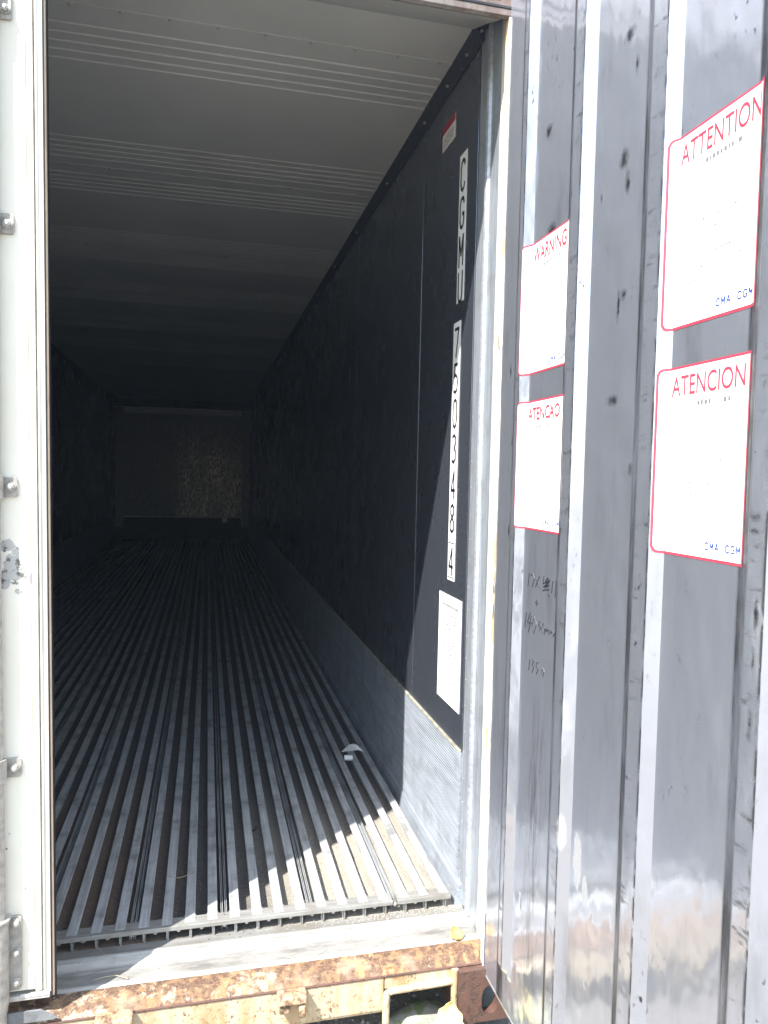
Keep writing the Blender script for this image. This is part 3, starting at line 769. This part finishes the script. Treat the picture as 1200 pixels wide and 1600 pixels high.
# ================================================================ marks on the inner wall
def plate(name, yL, yR, z0, z1, mats=('sticker_white',), th=.0006, slant=0):
    m = MB(); m.box(W - .0010 - th, W - .0008, yR, yL, z0, z1, 0); return m
WX = W - .0021
def wt(cy_, cz): return lambda u, v: (WX, cy_ - u, cz + v)
m = MB(); m.box(W - .0017, W - .0006, .132, .196, 1.728, 2.166, 0)
for k, (ch, z) in enumerate(zip('CGMU', (2.104, 1.993, 1.881, 1.774))):
    glyph(m, ch, (lambda zc: (lambda u, v: (WX, .183 - u, zc + v)))(z - .046), .037, .088, .0105, 1)
tag(m.build('serial_strip', ['sticker_white', 'ink'], wr), 'vertical white strip lettered CGMU')
m = MB(); m.box(W - .0017, W - .0006, .150, .214, .885, 1.672, 0)
for ch, z in zip('7503484', (1.610, 1.503, 1.397, 1.290, 1.180, 1.077, .945)):
    glyph(m, ch, (lambda zc: (lambda u, v: (WX, .201 - u, zc + v)))(z - .043), .037, .084, .0095, 1)
for za, zb, ya, yb in ((.999, 1.002, .155, .209), (.893, .896, .155, .209), (.896, .999, .155, .157), (.896, .999, .207, .209)):
    m.add([(WX, ya, za), (WX, yb, za), (WX, yb, zb), (WX, ya, zb)], [(0, 1, 2, 3)], 1)
tag(m.build('serial_strip', ['sticker_white', 'ink'], wr), 'vertical white strip numbered 750348 with a boxed 4')
m = MB(); m.box(W - .0017, W - .0006, .075, .289, .501, .837, 0)
r2 = random.Random(4)
def wdash(m, ya, yb, z, h, mi=1): m.add([(WX, ya, z), (WX, yb, z), (WX, yb, z + h), (WX, ya, z + h)], [(0, 1, 2, 3)], mi)
y = .255
while y > .11: wd = r2.uniform(.004, .009); wdash(m, y - wd, y, .800, .008); y -= wd + .003
for row in range(24):
    z = .775 - row * .011; y = .27
    while y > .10:
        wd = r2.uniform(.004, .014)
        if r2.random() < .62: wdash(m, y - wd, y, z, .0042)
        y -= wd + .004
tag(m.build('document_notice', ['sticker_white', 'pale_ink'], wr), 'large white printed notice low by the jamb')
m = MB(); m.box(W - .0017, W - .0006, .250, .377, 2.250, 2.326, 0)
m.box(W - .0022, W - .0017, .250, .377, 2.303, 2.326, 1)
for row in range(5):
    z = 2.288 - row * .0075; y = .365
    while y > .268:
        wd = r2.uniform(.004, .012)
        if r2.random() < .8: m.add([(WX, y - wd, z), (WX, y, z), (WX, y, z + .003), (WX, y - wd, z + .003)], [(0, 1, 2, 3)], 2)
        y -= wd + .003
tag(m.build('caution_label', ['sticker_white', 'red_ink', 'pale_ink'], wr), 'small white label with a red band near the ceiling')

# ================================================================ loose things
def leaf(name, c, size, mat, label, rot=0, curl=.3, tilt=0):
    m = MB(); n = 10; vs = []; fs = []
    for i in range(n + 1):
        u = i / n; wd = size * .48 * math.sin(math.pi * (u ** .75)) ** .8 * (1 + .12 * math.sin(u * 21)) + size * .01
        for j in range(-3, 4):
            v = j / 3
            vs.append(Vector((v * wd, (u - .5) * size, curl * size * (v * v * .35 + (u - .5) ** 2 * .8) + .002 * math.sin(9 * u + 5 * v))))
    for i in range(n):
        for j in range(6): q = i * 7 + j; fs.append((q, q + 1, q + 8, q + 7))
    mt = Matrix.Rotation(R(rot), 3, 'Z') @ Matrix.Rotation(R(tilt), 3, 'X')
    vs = [mt @ v for v in vs]; zmin = min(v.z for v in vs)
    m.add([Vector(c) + v - Vector((0, 0, zmin)) for v in vs], fs)
    a = mt @ Vector((0, .5 * size, curl * size * .2)); b = mt @ Vector((size * .05, .85 * size, curl * size * .5))
    m.tube([Vector(c) + a - Vector((0, 0, zmin)), Vector(c) + b - Vector((0, 0, zmin))], size * .02, 6)
    o = m.build(name, mat, smooth=60); sol = o.modifiers.new('s', 'SOLIDIFY'); sol.thickness = .0008
    return tag(o, label, 'leaf')
leaf('dry_leaf', (1.083, -.118, -.050), .040, 'leaf_brown', 'small curled brown leaf on the white sill ramp below the right jamb', 10, .5, 25)
leaf('fallen_leaf', (1.028, -.25, -.2), .075, 'leaf_yellow', 'large crinkled yellow leaf leaning on the stone beside the corner casting', -30, .5, 55)

p_ = Vector((1.034, 1.145, .0005)); m = MB()
vs = [(-.045, -.012, .002), (.000, .042, .012), (.030, -.010, .004), (.052, -.030, .002), (.010, .040, .016), (.028, .012, .020)]
m.add([p_ + Vector(v) for v in vs], [(0, 2, 1), (1, 2, 5), (2, 3, 5), (4, 5, 3)])
o = m.build('paper_scrap', 'paper'); o.modifiers.new('s', 'SOLIDIFY').thickness = .0012
tag(o, 'torn folded scrap of white paper on the floor bars', 'paper')
m = MB(); c = Vector((1.003, 1.035, .0125))
m.tube([c + Vector((-.018, .003, 0)), c + Vector((-.016, .003, 0)), c + Vector((.014, -.003, 0)), c + Vector((.017, -.0035, 0))], [.0105, .0118, .0118, .009], 20)
tag(m.build('plastic_cap', 'cap_white', smooth=40), 'small white plastic cap lying in front of the paper scrap', 'cap')
def straw(pts, label, z=None, r=.0007):
    m = MB(); q = []
    for i, (a, b) in enumerate(pts):
        v = at(a, b, 2, z if z is not None else -.046); q.append(v)
    m.tube(q, r, 5); return tag(m.build('dry_straw', 'straw'), label, 'straw')
straw([(152, 1478), (158, 1487), (166, 1492), (174, 1495)], 'pale straw bent over the edge of the end plate at far left', -.036)
straw([(193, 1473), (186, 1482), (180, 1495), (177, 1508)], 'pale straw drooping from the grating onto the sill', -.040)
straw([(148, 1531), (165, 1526), (182, 1524), (200, 1529), (196, 1526)], 'dark looped straw on the white sill ramp', -.046)
straw([(448, 1495), (462, 1498), (480, 1498), (497, 1490), (510, 1483)], 'long thin straw lying mid sill', -.047)
straw([(260, 1368), (278, 1372), (292, 1368), (303, 1363)], 'thin straw lying across two floor bars', .003)
m = MB(); a = at(397, 1297, 2, -.03); m.tube([a + Vector((-.012, 0, 0)), a, a + Vector((.008, .012, .004))], .004, 6); tag(m.build('bark_chip', 'under_dark'), 'dark chip of bark in a floor channel', 'chip')

m = MB()
for k in range(650):
    x = 1.13 - abs(rnd.gauss(0, .28)); s_ = rnd.uniform(.0010, .0034)
    if rnd.random() < .6: y = rnd.uniform(-.030, .012); z = -.0395 if y > -.02 else -.0445
    else: y = rnd.uniform(0.005, .25) ** 1.1; z = .0003
    if x < -.1: continue
    if z > 0 and y > .05:
        b_ = min(bars, key=lambda q: abs(q + .013 - x)); x = b_ + .002 + rnd.random() * .0225
    m.add([(x + s_ * rnd.uniform(.6, 1.2) * a, y + s_ * rnd.uniform(.6, 1.2) * b, z + s_ * c) for a, b, c in ((1, 0, 0), (0, 1, 0), (-1, 0, .1), (0, -1, 0), (.2, .1, .8))], [(0, 1, 4), (1, 2, 4), (2, 3, 4), (3, 0, 4)])
tag(m.build('grit', 'channel_dirt'), kind='stuff')

# stone and gravel below the sill pocket
def rock(name, c, r, mat, seed, sc=(1, 1, 1)):
    bm = bmesh.new(); bmesh.ops.create_icosphere(bm, subdivisions=3, radius=r); rr = random.Random(seed)
    ph = [rr.uniform(0, 6) for _ in range(6)]
    for v in bm.verts:
        d = v.co.normalized(); k = 1 + .12 * math.sin(3 * d.x + ph[0]) * math.cos(4 * d.y + ph[1]) + .07 * math.sin(7 * d.z + ph[2] + 5 * d.x)
        v.co = Vector((d.x * sc[0], d.y * sc[1], d.z * sc[2])) * r * k + Vector(c)
    for f in bm.faces: f.smooth = True
    me = bpy.data.meshes.new(name); bm.to_mesh(me); bm.free(); me.materials.append(M[mat]); o = bpy.data.objects.new(name, me); COL.objects.link(o); return o
tag(rock('mossy_stone', (.98, -.165, -.268), .10, 'moss_stone', 3, (1.25, .8, .55)), 'mossy green-grey stone under the sill pocket', 'stone')
m = MB()
for k in range(420):
    x = rnd.uniform(.7, 1.15); y = rnd.uniform(-.12, .9); s_ = rnd.uniform(.003, .009); z = -.26
    vs = [(x + s_ * rnd.uniform(.6, 1.2) * a, y + s_ * rnd.uniform(.6, 1.2) * b, z + s_ * c) for a, b, c in ((1, 0, 0), (0, 1, 0), (-1, 0, .1), (0, -1, 0), (.2, .1, .9))]
    m.add(vs, [(0, 1, 4), (1, 2, 4), (2, 3, 4), (3, 0, 4)])
tag(m.build('gravel', 'pebble'), kind='stuff')
